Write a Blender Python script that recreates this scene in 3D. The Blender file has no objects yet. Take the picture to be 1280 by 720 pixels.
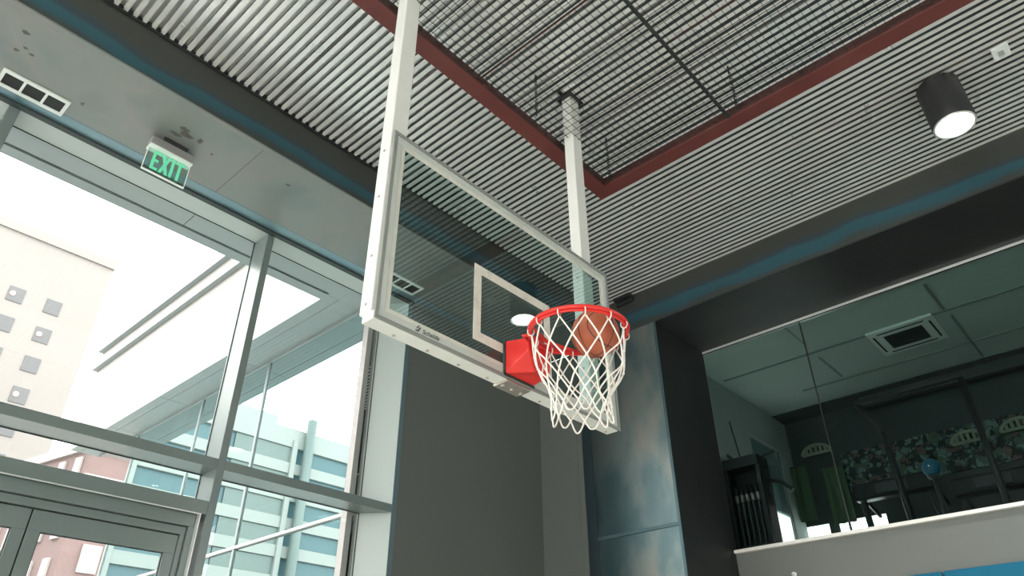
import bpy, bmesh, math, random
from mathutils import Vector, Matrix
random.seed(7)
PI = math.pi
H = 1.35                     # eye height: geometry below is written relative to the eye, floor at -H
C = bpy.context.scene.collection
WP = {}

# ------------------------------------------------------------------ materials
def mat(name, col=(.5,.5,.5), rough=.5, metal=0.0, spec=.5, emit=None, estr=0):
    m = bpy.data.materials.new(name); m.use_nodes = True
    b = m.node_tree.nodes['Principled BSDF']
    b.inputs['Base Color'].default_value = (*col, 1)
    b.inputs['Roughness'].default_value = rough
    b.inputs['Metallic'].default_value = metal
    b.inputs['Specular IOR Level'].default_value = spec
    if emit:
        b.inputs['Emission Color'].default_value = (*emit, 1); b.inputs['Emission Strength'].default_value = estr
    return m

def noisy(name, stops, rough=(.4,.6), metal=0.0, scale=2.0, stretch=(1,1,1), detail=6, bump=0.0, dist=0.0, rough_scale=None):
    """base colour from a noise through a colour ramp, object space"""
    m = mat(name, stops[0][1], rough[0], metal); nt = m.node_tree; N = nt.nodes; L = nt.links
    b = N['Principled BSDF']
    tc = N.new('ShaderNodeTexCoord'); mp = N.new('ShaderNodeMapping'); mp.inputs['Scale'].default_value = stretch
    nz = N.new('ShaderNodeTexNoise'); nz.inputs['Scale'].default_value = scale; nz.inputs['Detail'].default_value = detail
    nz.inputs['Distortion'].default_value = dist
    cr = N.new('ShaderNodeValToRGB'); e = cr.color_ramp.elements
    e[0].position = stops[0][0]; e[0].color = (*stops[0][1],1); e[1].position = stops[-1][0]; e[1].color = (*stops[-1][1],1)
    for p, c in stops[1:-1]:
        x = e.new(p); x.color = (*c,1)
    L.new(tc.outputs['Object'], mp.inputs[0]); L.new(mp.outputs[0], nz.inputs['Vector']); L.new(nz.outputs['Fac'], cr.inputs[0])
    L.new(cr.outputs[0], b.inputs['Base Color'])
    mr = N.new('ShaderNodeMapRange'); mr.inputs['To Min'].default_value = rough[0]; mr.inputs['To Max'].default_value = rough[1]
    L.new(nz.outputs['Fac'], mr.inputs['Value']); L.new(mr.outputs[0], b.inputs['Roughness'])
    if bump:
        bp = N.new('ShaderNodeBump'); bp.inputs['Strength'].default_value = bump; bp.inputs['Distance'].default_value = .01
        L.new(nz.outputs['Fac'], bp.inputs['Height']); L.new(bp.outputs[0], b.inputs['Normal'])
    return m

def glass(name, tint=(.93,.97,.96), gcol=(1,1,1), base=.04, gain=.96, rough=0.0):
    """thin sheet: clear transmission plus angle dependent mirror reflection"""
    m = bpy.data.materials.new(name); m.use_nodes = True; nt = m.node_tree; N = nt.nodes; L = nt.links
    N.clear(); out = N.new('ShaderNodeOutputMaterial')
    tr = N.new('ShaderNodeBsdfTransparent'); tr.inputs[0].default_value = (*tint,1)
    gl = N.new('ShaderNodeBsdfGlossy'); gl.inputs['Color'].default_value = (*gcol,1); gl.inputs['Roughness'].default_value = rough
    lw = N.new('ShaderNodeLayerWeight'); lw.inputs[0].default_value = .5
    pw = N.new('ShaderNodeMath'); pw.operation = 'POWER'; pw.inputs[1].default_value = 4.0
    ma = N.new('ShaderNodeMath'); ma.operation = 'MULTIPLY_ADD'; ma.inputs[1].default_value = gain; ma.inputs[2].default_value = base
    mx = N.new('ShaderNodeMixShader')
    L.new(lw.outputs['Facing'], pw.inputs[0]); L.new(pw.outputs[0], ma.inputs[0]); L.new(ma.outputs[0], mx.inputs[0])
    L.new(tr.outputs[0], mx.inputs[1]); L.new(gl.outputs[0], mx.inputs[2]); L.new(mx.outputs[0], out.inputs[0])
    return m

def beam_mat(name, long_axis):
    """blackened steel with a wandering blue mill-scale streak along the beam (the streak is a mark in the steel)"""
    m = mat(name, (.1,.12,.12), .42, .75); nt = m.node_tree; N = nt.nodes; L = nt.links; b = N['Principled BSDF']
    tc = N.new('ShaderNodeTexCoord'); sp = N.new('ShaderNodeSeparateXYZ'); L.new(tc.outputs['Object'], sp.inputs[0])
    mp = N.new('ShaderNodeMapping'); mp.inputs['Scale'].default_value = (1.1,.12,6) if long_axis=='Y' else (.12,1.1,6)
    mp.inputs['Scale'].default_value = (.9,.9,2.0)
    nz = N.new('ShaderNodeTexNoise'); nz.inputs['Scale'].default_value = 1.0; nz.inputs['Detail'].default_value = 5
    L.new(tc.outputs['Object'], mp.inputs[0]); L.new(mp.outputs[0], nz.inputs['Vector'])
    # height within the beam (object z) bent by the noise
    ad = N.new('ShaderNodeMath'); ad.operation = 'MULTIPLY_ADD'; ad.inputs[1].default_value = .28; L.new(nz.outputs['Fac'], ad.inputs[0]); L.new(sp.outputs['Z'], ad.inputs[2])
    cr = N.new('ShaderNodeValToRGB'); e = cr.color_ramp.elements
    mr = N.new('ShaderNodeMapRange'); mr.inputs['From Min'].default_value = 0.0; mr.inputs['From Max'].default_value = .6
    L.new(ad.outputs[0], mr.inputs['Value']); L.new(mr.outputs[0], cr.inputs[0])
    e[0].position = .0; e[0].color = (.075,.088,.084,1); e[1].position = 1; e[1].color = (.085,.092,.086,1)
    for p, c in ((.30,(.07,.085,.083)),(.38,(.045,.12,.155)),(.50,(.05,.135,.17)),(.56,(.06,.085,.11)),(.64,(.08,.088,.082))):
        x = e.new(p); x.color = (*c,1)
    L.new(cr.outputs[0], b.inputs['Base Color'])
    mr2 = N.new('ShaderNodeMapRange'); mr2.inputs['To Min'].default_value = .35; mr2.inputs['To Max'].default_value = .55
    L.new(nz.outputs['Fac'], mr2.inputs['Value']); L.new(mr2.outputs[0], b.inputs['Roughness'])
    return m

M = {}
M['deck'] = noisy('galvanised corrugated deck', [(.3,(.84,.86,.84)),(.55,(.90,.91,.89)),(.8,(.86,.88,.87))], (.24,.34), .40, 3.0, (1,1,1))
M['deck_web'] = mat('rib web in slot shade', (.075,.105,.110), .5, .2)  # shade inside the slots is put into the web colour
M['deck_seam'] = mat('dark lap seam in deck', (.10,.09,.085), .6)
M['beamA'] = beam_mat('blackened steel beam along windows', 'X')
M['beamB'] = beam_mat('blackened steel beam over gym window', 'Y')
M['dark_steel'] = noisy('dark hot rolled steel', [(.3,(.022,.027,.029)),(.55,(.034,.038,.038)),(.8,(.028,.035,.038))], (.4,.55), .4, 1.5)
M['soffit'] = noisy('mottled grey steel plate', [(.25,(.155,.19,.187)),(.45,(.205,.232,.222)),(.58,(.228,.236,.22)),(.75,(.172,.208,.207))], (.35,.55), .35, 1.6, (1,1,1), 8)
M['stain'] = noisy('rust brown stain', [(.3,(.075,.072,.062)),(.7,(.12,.115,.10))], (.6,.8), 0, 30)
M['blue_scale'] = noisy('blue mill scale band', [(.3,(.12,.21,.25)),(.5,(.18,.28,.32)),(.75,(.22,.30,.31))], (.3,.45), .5, 2.0, (.5,3,1))
M['column'] = noisy('weathered column steel', [(.30,(.030,.055,.063)),(.42,(.048,.082,.09)),(.52,(.09,.115,.112)),(.60,(.135,.135,.125)),(.72,(.05,.08,.088))], (.28,.48), .6, 1.5, (1.6,1.6,.5), 7)
def colmat():
    m = noisy('weathered column plate with painted reflection', [(.30,(.045,.085,.095)),(.45,(.075,.12,.13)),(.55,(.15,.175,.17)),(.63,(.19,.185,.17)),(.75,(.08,.12,.13))], (.25,.42), .55, 1.6, (1.2,1.2,.55), 7)
    nt = m.node_tree; N = nt.nodes; L = nt.links; b = N['Principled BSDF']; src = b.inputs['Base Color'].links[0].from_socket
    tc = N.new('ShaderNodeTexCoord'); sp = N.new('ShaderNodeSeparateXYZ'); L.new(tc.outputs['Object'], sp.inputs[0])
    cr = N.new('ShaderNodeValToRGB'); e = cr.color_ramp.elements      # painted reflection mixed with mill scale: dark left edge, lighter right
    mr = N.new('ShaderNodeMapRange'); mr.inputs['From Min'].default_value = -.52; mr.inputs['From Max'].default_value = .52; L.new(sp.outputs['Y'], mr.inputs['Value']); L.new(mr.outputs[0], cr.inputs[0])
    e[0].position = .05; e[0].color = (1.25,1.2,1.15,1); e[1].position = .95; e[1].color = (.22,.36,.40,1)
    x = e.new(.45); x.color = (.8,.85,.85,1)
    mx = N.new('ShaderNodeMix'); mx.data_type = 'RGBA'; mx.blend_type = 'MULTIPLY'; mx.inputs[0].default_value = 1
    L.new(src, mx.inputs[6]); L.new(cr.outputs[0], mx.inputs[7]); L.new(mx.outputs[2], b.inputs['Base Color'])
    return m
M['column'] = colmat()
M['col_dark'] = mat('dark blue steel edge', (.02,.036,.044), .45, .4)
M['col_blue'] = noisy('blue tinted steel edge', [(.3,(.055,.10,.115)),(.7,(.08,.13,.145))], (.35,.5), .6, 3)
M['wall'] = noisy('warm dark grey wall paint', [(.3,(.100,.112,.104)),(.7,(.110,.121,.112))], (.75,.85), 0, 1.2)
M['wall_light'] = noisy('light grey wall paint', [(.3,(.135,.150,.140)),(.7,(.155,.165,.153))], (.6,.7), 0, 1.0)
M['wall_edge'] = mat('dark teal wall trim', (.10,.15,.17), .5)
M['room_wall'] = mat('pale room paint', (.42,.45,.44), .8)
M['alu'] = noisy('grey painted window aluminium', [(.3,(.165,.205,.20)),(.7,(.185,.225,.215))], (.22,.3), .15, 1.0)
M['alu_light'] = mat('light grey window aluminium', (.40,.455,.44), .45, .1)
M['alu_gap'] = mat('dark rubber gap', (.03,.045,.045), .6)
M['alu_trim'] = mat('pale metal trim', (.72,.74,.73), .3, .5)
M['ext_soffit'] = mat('exterior metal soffit panel', (.27,.315,.315), .5, .1)
M['fascia'] = noisy('white exterior fascia', [(.3,(.33,.31,.30)),(.7,(.35,.335,.32))], (.5,.6), 0, .6)
M['ledge'] = mat('grey ledge trim', (.24,.28,.28), .4, .2)
M['glass'] = glass('window glass', (.965,.975,.972), base=.015, gain=.5)
M['gym_glass'] = glass('gym window glass', (.68,.76,.75), base=.003, gain=.12)
M['board_glass'] = glass('backboard glass', (.80,.88,.87), (.95,1,1), base=.045, gain=.75)
M['facade'] = glass('mirrored facade glass', (.20,.30,.31), (.70,.86,.87), base=.88, gain=.10)
M['post'] = noisy('cream white painted steel', [(.3,(.69,.71,.675)),(.7,(.74,.745,.715))], (.35,.5), 0, 5)
M['frame'] = noisy('silver grey painted frame', [(.3,(.50,.54,.51)),(.7,(.57,.61,.58))], (.35,.5), .1, 6)
M['gasket'] = mat('grey rubber edging', (.235,.25,.235), .5)
M['border'] = noisy('white painted border', [(.3,(.56,.57,.51)),(.7,(.66,.66,.60))], (.5,.6), 0, 14)
M['target'] = noisy('worn white target tape', [(.3,(.58,.55,.48)),(.5,(.72,.69,.62)),(.7,(.66,.62,.55))], (.5,.6), 0, 16)
M['red'] = noisy('orange red powder coat', [(.3,(.62,.022,.018)),(.7,(.72,.035,.028))], (.25,.4), 0, 6)
M['bolt'] = mat('dull zinc bolt', (.45,.42,.38), .4, .7)
M['net'] = noisy('white nylon cord', [(.3,(.76,.72,.66)),(.7,(.86,.83,.78))], (.7,.8), 0, 40)
M['redframe'] = noisy('dark red primer steel', [(.3,(.045,.011,.010)),(.55,(.06,.015,.014)),(.8,(.075,.024,.019))], (.5,.65), 0, 4)
M['redflange'] = noisy('red primer flange', [(.3,(.095,.021,.019)),(.55,(.118,.027,.024)),(.8,(.135,.045,.033))], (.45,.6), 0, 4)
M['wire'] = mat('dark wire', (.03,.035,.035), .5, .4)
M['black'] = mat('matte black enamel', (.018,.02,.021), .45)
M['black_gloss'] = mat('black plastic', (.012,.013,.014), .3)
M['dark_grey'] = mat('dark grey metal', (.06,.065,.066), .4, .3)
M['reflector'] = mat('bright lamp reflector', (.8,.78,.75), .15, .9)
M['lampglow'] = mat('lamp glow', (1,1,1), .4, emit=(1,.93,.88), estr=26)
M['white'] = mat('white enamel', (.78,.80,.78), .4)
M['ventdark'] = mat('dark vent cavity', (.01,.014,.014), .7)
M['ventwhite'] = mat('vent frame paint', (.66,.70,.68), .45)
M['exit_green'] = mat('green exit letters', (.10,.40,.24), .4, emit=(.16,.80,.45), estr=.5)
M['exit_panel'] = glass('exit acrylic', (.74,.84,.80), (.9,1,.95), base=.10, gain=.5)
M['exit_edge'] = mat('acrylic edge', (.80,.86,.82), .3)
M['exit_house'] = mat('brushed sign housing', (.40,.40,.39), .4, .5)
M['floor'] = noisy('maple floor', [(.3,(.63,.61,.55)),(.7,(.70,.68,.61))], (.25,.35), 0, 3, (8,.6,1))
M['pad'] = mat('blue vinyl pad', (.006,.125,.215), .6, 0, .2)
M['sill'] = mat('white sill', (.80,.79,.75), .4)
M['gym_ceiling'] = mat('gym ceiling tile', (.48,.54,.52), .8)
M['gym_line'] = mat('ceiling grid metal', (.22,.25,.24), .5)
M['gym_wall'] = mat('gym wall paint', (.34,.37,.35), .8)
M['gym_dark'] = mat('dark gym bulkhead', (.055,.065,.065), .8)
M['gym_floor'] = mat('gym rubber floor', (.03,.03,.03), .8)
M['tower'] = noisy('cream stone cladding', [(.3,(.190,.180,.170)),(.7,(.212,.20,.19))], (.8,.9), 0, .12)
M['twin'] = mat('tower window', (.085,.09,.094), .6)
M['brick'] = noisy('red brown brick', [(.3,(.135,.095,.092)),(.7,(.165,.118,.113))], (.8,.9), 0, .6)
M['stone'] = mat('pale stone trim', (.32,.30,.29), .7)
M['concrete'] = mat('pale precast concrete', (.27,.28,.265), .8)
M['ribbon'] = mat('teal ribbon glazing', (.060,.115,.130), .3)
M['ribbon2'] = mat('grey green louvre bay', (.125,.155,.145), .5)
M['street'] = mat('street paving', (.27,.27,.26), .9)

# basketball leather
def ballmat():
    m = mat('orange pebbled leather', (.36,.085,.035), .55); nt = m.node_tree; N = nt.nodes; L = nt.links; b = N['Principled BSDF']
    v = N.new('ShaderNodeTexVoronoi'); v.inputs['Scale'].default_value = 180
    tc = N.new('ShaderNodeTexCoord'); L.new(tc.outputs['Object'], v.inputs['Vector'])
    bp = N.new('ShaderNodeBump'); bp.inputs['Strength'].default_value = .4; bp.inputs['Distance'].default_value = .002
    L.new(v.outputs['Distance'], bp.inputs['Height']); L.new(bp.outputs[0], b.inputs['Normal'])
    n = N.new('ShaderNodeTexNoise'); n.inputs['Scale'].default_value = 9
    cr = N.new('ShaderNodeValToRGB'); cr.color_ramp.elements[0].color = (.34,.075,.03,1); cr.color_ramp.elements[1].color = (.46,.13,.065,1)
    cr.color_ramp.elements[0].position = .35; cr.color_ramp.elements[1].position = .7
    L.new(tc.outputs['Object'], n.inputs['Vector']); L.new(n.outputs['Fac'], cr.inputs[0]); L.new(cr.outputs[0], b.inputs['Base Color'])
    return m
M['ball'] = ballmat()

def muralmat():
    m = mat('patchy pale green mural', (.2,.3,.3), .7); nt = m.node_tree; N = nt.nodes; L = nt.links; b = N['Principled BSDF']
    tc = N.new('ShaderNodeTexCoord'); v = N.new('ShaderNodeTexVoronoi'); v.inputs['Scale'].default_value = 5.5
    n = N.new('ShaderNodeTexNoise'); n.inputs['Scale'].default_value = 7; n.inputs['Detail'].default_value = 6
    L.new(tc.outputs['Object'], n.inputs['Vector']); L.new(n.outputs['Color'], v.inputs['Vector'])
    cr = N.new('ShaderNodeValToRGB'); e = cr.color_ramp.elements
    e[0].position = .2; e[0].color = (.010,.014,.016,1); e[1].position = .95; e[1].color = (.14,.09,.085,1)
    for p,c in ((.4,(.03,.05,.05)),(.5,(.09,.15,.15)),(.6,(.05,.10,.11)),(.7,(.17,.24,.23)),(.82,(.06,.12,.08))):
        x = e.new(p); x.color = (*c,1)
    sp = N.new('ShaderNodeSeparateColor'); L.new(v.outputs['Color'], sp.inputs[0]); L.new(sp.outputs[0], cr.inputs[0])
    L.new(cr.outputs[0], b.inputs['Base Color'])
    return m
M['mural'] = muralmat()

# ------------------------------------------------------------------ mesh helpers (coordinates: X along windows, Y into windows, z relative to the eye)
def B(): return bmesh.new()
def box(bm, x0, x1, y0, y1, z0, z1, bev=0.0):
    x0,x1 = sorted((x0,x1)); y0,y1 = sorted((y0,y1)); z0,z1 = sorted((z0,z1))
    v = [bm.verts.new((x,y,z)) for x in (x0,x1) for y in (y0,y1) for z in (z0,z1)]
    fs = [bm.faces.new([v[i] for i in f]) for f in ((0,1,3,2),(4,6,7,5),(0,4,5,1),(2,3,7,6),(0,2,6,4),(1,5,7,3))]
    if bev > 0:
        es = list({e for f in fs for e in f.edges})
        bmesh.ops.bevel(bm, geom=es, offset=bev, segments=2, affect='EDGES', profile=.5)
    return bm
def prism(bm, poly, axis, a, b):
    """poly: 2D points in the plane normal to axis; extruded from a to b"""
    def P(p, t):
        if axis == 'X': return (t, p[0], p[1])
        if axis == 'Y': return (p[0], t, p[1])
        return (p[0], p[1], t)
    v0 = [bm.verts.new(P(p,a)) for p in poly]; v1 = [bm.verts.new(P(p,b)) for p in poly]
    n = len(poly); bm.faces.new(v0); bm.faces.new(list(reversed(v1)))
    for i in range(n): bm.faces.new((v0[i], v1[i], v1[(i+1)%n], v0[(i+1)%n]))
    return bm
def tube(bm, pts, r, n=8, closed=False):
    pts = [Vector(p) for p in pts]; m = len(pts); rings = []
    up = Vector((0,0,1)); prev = None
    for i, p in enumerate(pts):
        if closed: t = pts[(i+1)%m] - pts[i-1]
        else: t = pts[min(i+1,m-1)] - pts[max(i-1,0)]
        t.normalize()
        if prev is None:
            a = t.cross(up)
            if a.length < 1e-3: a = t.cross(Vector((1,0,0)))
            a.normalize()
        else:
            a = prev - t*prev.dot(t); a.normalize()
        prev = a; b = t.cross(a)
        rr = r[i] if isinstance(r,(list,tuple)) else r
        rings.append([bm.verts.new(p + a*math.cos(2*PI*k/n)*rr + b*math.sin(2*PI*k/n)*rr) for k in range(n)])
    for i in range(m if closed else m-1):
        A, D = rings[i], rings[(i+1)%m]
        for k in range(n): 
            f = bm.faces.new((A[k],A[(k+1)%n],D[(k+1)%n],D[k])); f.smooth = True
    if not closed:
        bm.faces.new(list(reversed(rings[0]))); bm.faces.new(rings[-1])
    return bm
def lathe(bm, prof, cx, cy, n=32, smooth=True):
    """prof: list of (radius, z), revolved about the vertical through cx, cy"""
    rings = []
    for r, z in prof:
        rings.append([bm.verts.new((cx+r*math.cos(2*PI*k/n), cy+r*math.sin(2*PI*k/n), z)) for k in range(n)])
    for A, D in zip(rings, rings[1:]):
        for k in range(n):
            f = bm.faces.new((A[k],A[(k+1)%n],D[(k+1)%n],D[k])); f.smooth = smooth
    return bm, rings
def smooth_path(pts, sub=5):
    pts = [Vector(p) for p in pts]; out = []
    for i in range(len(pts)-1):
        p0 = pts[max(i-1,0)]; p1 = pts[i]; p2 = pts[i+1]; p3 = pts[min(i+2,len(pts)-1)]
        for k in range(sub):
            t = k/sub
            out.append(.5*((2*p1)+(-p0+p2)*t+(2*p0-5*p1+4*p2-p3)*t*t+(-p0+3*p1-3*p2+p3)*t**3))
    out.append(pts[-1]); return out

def obj(name, bm, m, parent=None, origin=None, fixn=True):
    if fixn: bmesh.ops.recalc_face_normals(bm, faces=bm.faces)
    if parent is not None: O = WP[parent.name]
    else:
        if origin is None:
            xs = [v.co for v in bm.verts]
            origin = ((min(v.x for v in xs)+max(v.x for v in xs))/2, (min(v.y for v in xs)+max(v.y for v in xs))/2, min(v.z for v in xs))
        O = Vector(origin)
    bmesh.ops.translate(bm, verts=bm.verts, vec=-O)
    me = bpy.data.meshes.new(name); bm.to_mesh(me); bm.free()
    ms = m if isinstance(m, list) else [m]
    for x in ms: me.materials.append(x)
    o = bpy.data.objects.new(name, me); C.objects.link(o)
    if parent is not None: o.parent = parent
    else: o.location = O + Vector((0,0,H))
    WP[o.name] = Vector(O); return o
def thing(name, label, cat, loc, group=None):
    o = bpy.data.objects.new(name, None); o.empty_display_size = .1; C.objects.link(o)
    o.location = Vector(loc) + Vector((0,0,H)); WP[o.name] = Vector(loc)
    o['label'] = label; o['category'] = cat
    if group: o['group'] = group
    return o
def tag(o, label, cat, group=None):
    o['label'] = label; o['category'] = cat
    if group: o['group'] = group
    return o
def struct(name, bm, m, parent=None):
    o = obj(name, bm, m, parent)
    if parent is None: o['kind'] = 'structure'
    return o
def sthing(name, loc):
    o = bpy.data.objects.new(name, None); o.empty_display_size = .1; C.objects.link(o)
    o.location = Vector(loc) + Vector((0,0,H)); WP[o.name] = Vector(loc); o['kind'] = 'structure'; return o

# ------------------------------------------------------------------ camera
cam = bpy.data.cameras.new('camera'); co = bpy.data.objects.new('camera', cam); C.objects.link(co)
f = 891.937; cam.sensor_width = 36; cam.lens = f*36/1280; cam.clip_end = 500
r_ = Vector((.67197499,-.7405535,-.00548827)); u_ = Vector((-.39447113,-.36419373,.84365601)); b_ = -Vector((.6267712,.56475077,.53685605))
mw = Matrix((r_, u_, b_)).transposed().to_4x4(); mw.translation = (0,0,H); co.matrix_world = mw
bpy.context.scene.camera = co

FL = -H; ZD = 4.20; ZB = 3.77; YA = 4.0; XB = 5.92; YW = 4.92; YG = 5.15
XL = -7.9; YR = -6.5
# ------------------------------------------------------------------ room shell
bm = B(); box(bm, XL-.2, 6.92, YR-.2, YG+.05, FL-.1, FL); struct('floor', bm, M['floor'])

# corrugated deck: trapezoid ribs running along Y
bm = B(); pitch = .064; x = XL; prof = []
xs0 = 1.66 - pitch*math.ceil((1.66-XL)/pitch)
i = 0
while xs0 + i*pitch < XB+.02:
    x = xs0 + i*pitch
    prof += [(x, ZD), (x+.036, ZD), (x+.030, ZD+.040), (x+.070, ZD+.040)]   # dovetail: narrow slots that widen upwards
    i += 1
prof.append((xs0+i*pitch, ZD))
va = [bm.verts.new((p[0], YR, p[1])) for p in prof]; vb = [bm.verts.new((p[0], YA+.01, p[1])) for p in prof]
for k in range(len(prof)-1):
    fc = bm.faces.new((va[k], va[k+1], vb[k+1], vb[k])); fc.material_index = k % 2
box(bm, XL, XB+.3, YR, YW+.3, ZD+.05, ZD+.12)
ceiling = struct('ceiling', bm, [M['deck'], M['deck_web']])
bm = B()                                     # lap seams every ten ribs
k = -14
while 1.655 + .64*k < XB:
    x = 1.655 + .64*k
    if x > XL: box(bm, x-.010, x-.002, YR, YA, ZD-.001, ZD+.006)
    k += 1
struct('deck_seam', bm, M['deck_seam'], ceiling)
bm = B()                                     # closure strip with rib ends
box(bm, XL, XB, YA-.012, YA, ZD-.02, ZD+.02)
xx = XL
while xx < XB:
    box(bm, xx, xx+.03, YA-.03, YA-.012, ZD-.004, ZD+.012); xx += pitch
struct('deck_closure', bm, M['dark_steel'], ceiling)

# beam over the window bay and its plate soffit
bm = B(); box(bm, XL, XB+.02, YA, YA+.02, ZB, ZD+.05); trimA = struct('trim_1', bm, M['beamA'])
bm = B(); box(bm, XL, XB, YA-.012, YA+.03, ZB-.012, ZB+.004, .002); struct('beam_bottom_edge', bm, M['soffit'], trimA)
bm = B(); box(bm, XL, XB, YA+.02, YW-.04, ZB, ZB+.012); box(bm, 3.9, XB+.3, YW-.04, YW+.3, ZB, ZB+.012); soff = struct('trim_2', bm, M['soffit'])
bm = B()
for xj in (1.70, 4.6, -1.2, -4.1): box(bm, xj-.002, xj+.002, YA+.03, YW-.05, ZB-.0012, ZB)
struct('plate_joint', bm, M['stain'], soff)
bm = B()                                      # stains and drill marks on the plate
def blob(bm, cx, cy, rx, ry, seed, z=ZB-.0015):
    rnd = random.Random(seed); n = 14; a0 = rnd.random()*6
    c = [bm.verts.new((cx+rx*(1+.35*rnd.uniform(-1,1))*math.cos(2*PI*i/n), cy+ry*(1+.35*rnd.uniform(-1,1))*math.sin(2*PI*i/n), z)) for i in range(n)]
    c2 = [bm.verts.new((v.co.x, v.co.y, z+.001)) for v in c]
    bm.faces.new(c); bm.faces.new(list(reversed(c2)))
    for i in range(n): bm.faces.new((c[i], c2[i], c2[(i+1)%n], c[(i+1)%n]))
for i,(cx,cy,rx,ry) in enumerate(((.125,4.20,.022,.016),(.165,4.33,.014,.012),(.21,4.36,.014,.010),(.13,4.39,.016,.012),(.60,4.56,.012,.018),(1.46,4.37,.010,.010),
                                  (1.20,4.27,.035,.022),(1.24,4.32,.05,.03),(1.17,4.36,.04,.02),(1.33,4.30,.018,.03),(2.05,4.25,.02,.012))):
    blob(bm, cx, cy, rx, ry, i)
struct('plate_stain', bm, M['stain'], soff)
bm = B(); box(bm, XL, XB, YW-.16, YW-.05, ZB-.002, ZB); struct('blue_scale_band', bm, M['blue_scale'], soff)
bm = B(); box(bm, XL, 3.93, YW-.05, YW-.002, ZB-.02, ZB+.03); struct('head_gasket', bm, M['alu_gap'], soff)

# beam over the gym opening, portal soffit and reveal
bm = B(); box(bm, XB, XB+.02, YR, YA, ZB, ZD+.05); trimB = struct('trim_3', bm, M['beamB'])
bm = B(); box(bm, XB-.012, XB+.03, YR, 3.28, ZB-.012, ZB+.004, .002); struct('beam_bottom_edge', bm, M['dark_steel'], trimB)
bm = B(); box(bm, XB+.02, 6.93, YR, 3.29, ZB, ZB+.012); struct('trim_4', bm, M['dark_steel'])
bm = B()
box(bm, XB+.001, 6.93, 3.29, 3.30, FL, ZB); 
struct('trim_5', bm, M['dark_steel'])
# steel column face
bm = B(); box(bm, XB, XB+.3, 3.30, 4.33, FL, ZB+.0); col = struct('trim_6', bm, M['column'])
bm = B(); box(bm, XB-.012, XB, 3.285, 3.315, FL, ZB-.012, .003); struct('column_edge_strip', bm, M['col_blue'], col)
bm = B(); box(bm, XB-.012, XB, 4.22, 4.33, FL, ZB-.012, .003); struct('column_corner_strip', bm, M['col_dark'], col)
bm = B(); box(bm, XB-.010, XB, 3.315, 4.27, .318, .352, .002); box(bm, XB-.010, XB, 3.315, 4.27, .30+1.35, .333+1.35, .002); struct('column_seam_strip', bm, M['col_blue'], col)

# grey wall beyond the windows and its corner return
bm = B(); box(bm, 3.90, 6.0, YW, YW+.3, FL, ZB); wb = struct('wall_front', bm, M['wall'])
bm = B(); box(bm, 3.895, 3.945, YW-.006, YW, FL, ZB); struct('wall_edge_trim', bm, M['wall_edge'], wb)
bm = B(); box(bm, 5.925, 6.2, 4.33, YW, FL, ZB)
struct('wall_corner', bm, M['wall_light'] if False else M['wall'])
bm = B(); box(bm, 5.905, 5.93, 4.335, 4.40, FL, ZB, .004); struct('trim_7', bm, M['wall'])

# wall under the gym window
bm = B(); box(bm, 6.92, 7.0, YR, 3.29, FL, 1.545); struct('wall_right', bm, M['wall_light'])
bm = B(); box(bm, 6.87, 7.0, YR, 3.285, 1.545, 1.577, .004); struct('trim_8', bm, M['sill'])
# rest of the room behind the camera
bm = B(); box(bm, XL-.2, 7.0, YR-.2, YR, FL, ZD+.1); struct('wall_back', bm, M['room_wall'])

# blue wall pads
pad_spec = ((1.79,1.525,'narrow blue vinyl wall pad at the left end of the padding below the gym window'),
            (1.52,.91,'wide blue vinyl wall pad beside the narrow end pad below the gym window'))
for y1,y0,lab in pad_spec:
    t = thing('wall_pad', lab, 'wall pad', (6.89,(y0+y1)/2,FL+.1), 'blue wall pads')
    bm = B(); box(bm, 6.872, 6.905, y0+.003, y1-.003, FL+.1, 1.15, .012); obj('padding', bm, M['pad'], t)
    bm = B(); box(bm, 6.905, 6.92, y0+.006, y1-.006, FL+.11, 1.14); obj('backing_board', bm, M['dark_grey'], t)
t = thing('wall_fitting', 'small round pale fitting on the grey wall below the gym window', 'fitting', (6.91,2.75,1.275))
bm = B(); 
tube(bm, [(6.92,2.75,1.29),(6.905,2.75,1.29)], .022, 16); obj('plate', bm, M['white'], t)
bm = B(); tube(bm, [(6.905,2.75,1.29),(6.885,2.75,1.29),(6.875,2.75,1.28)], .008, 8); obj('knob', bm, M['alu_trim'], t)

# ------------------------------------------------------------------ curtain wall (windows along Y = 4.92)
MUL = [(.26,.33),(2.29,2.35)] + [(.26-2.03*k, .33-2.03*k) for k in range(1,5)]
HM = (1.665,1.735)
def window(n, x0, x1, zs, name=None):
    w = sthing(name or 'window_%d' % n, (x0, YG, FL))
    for a, b in zs:
        bm = B(); box(bm, x0-.01, x1+.01, YG-.006, YG+.006, a, b); obj('glass_pane', bm, M['glass'], w)
        bm = B()                                                             # thin dark gasket round the pane
        for q in ((x0,x1,a,a+.006),(x0,x1,b-.006,b)): box(bm, q[0], q[1], YG-.012, YG-.006, q[2], q[3])
        box(bm, x0, x0+.006, YG-.012, YG-.006, a, b); box(bm, x1-.006, x1, YG-.012, YG-.006, a, b)
        obj('gasket', bm, M['alu_gap'], w)
    return w
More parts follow.
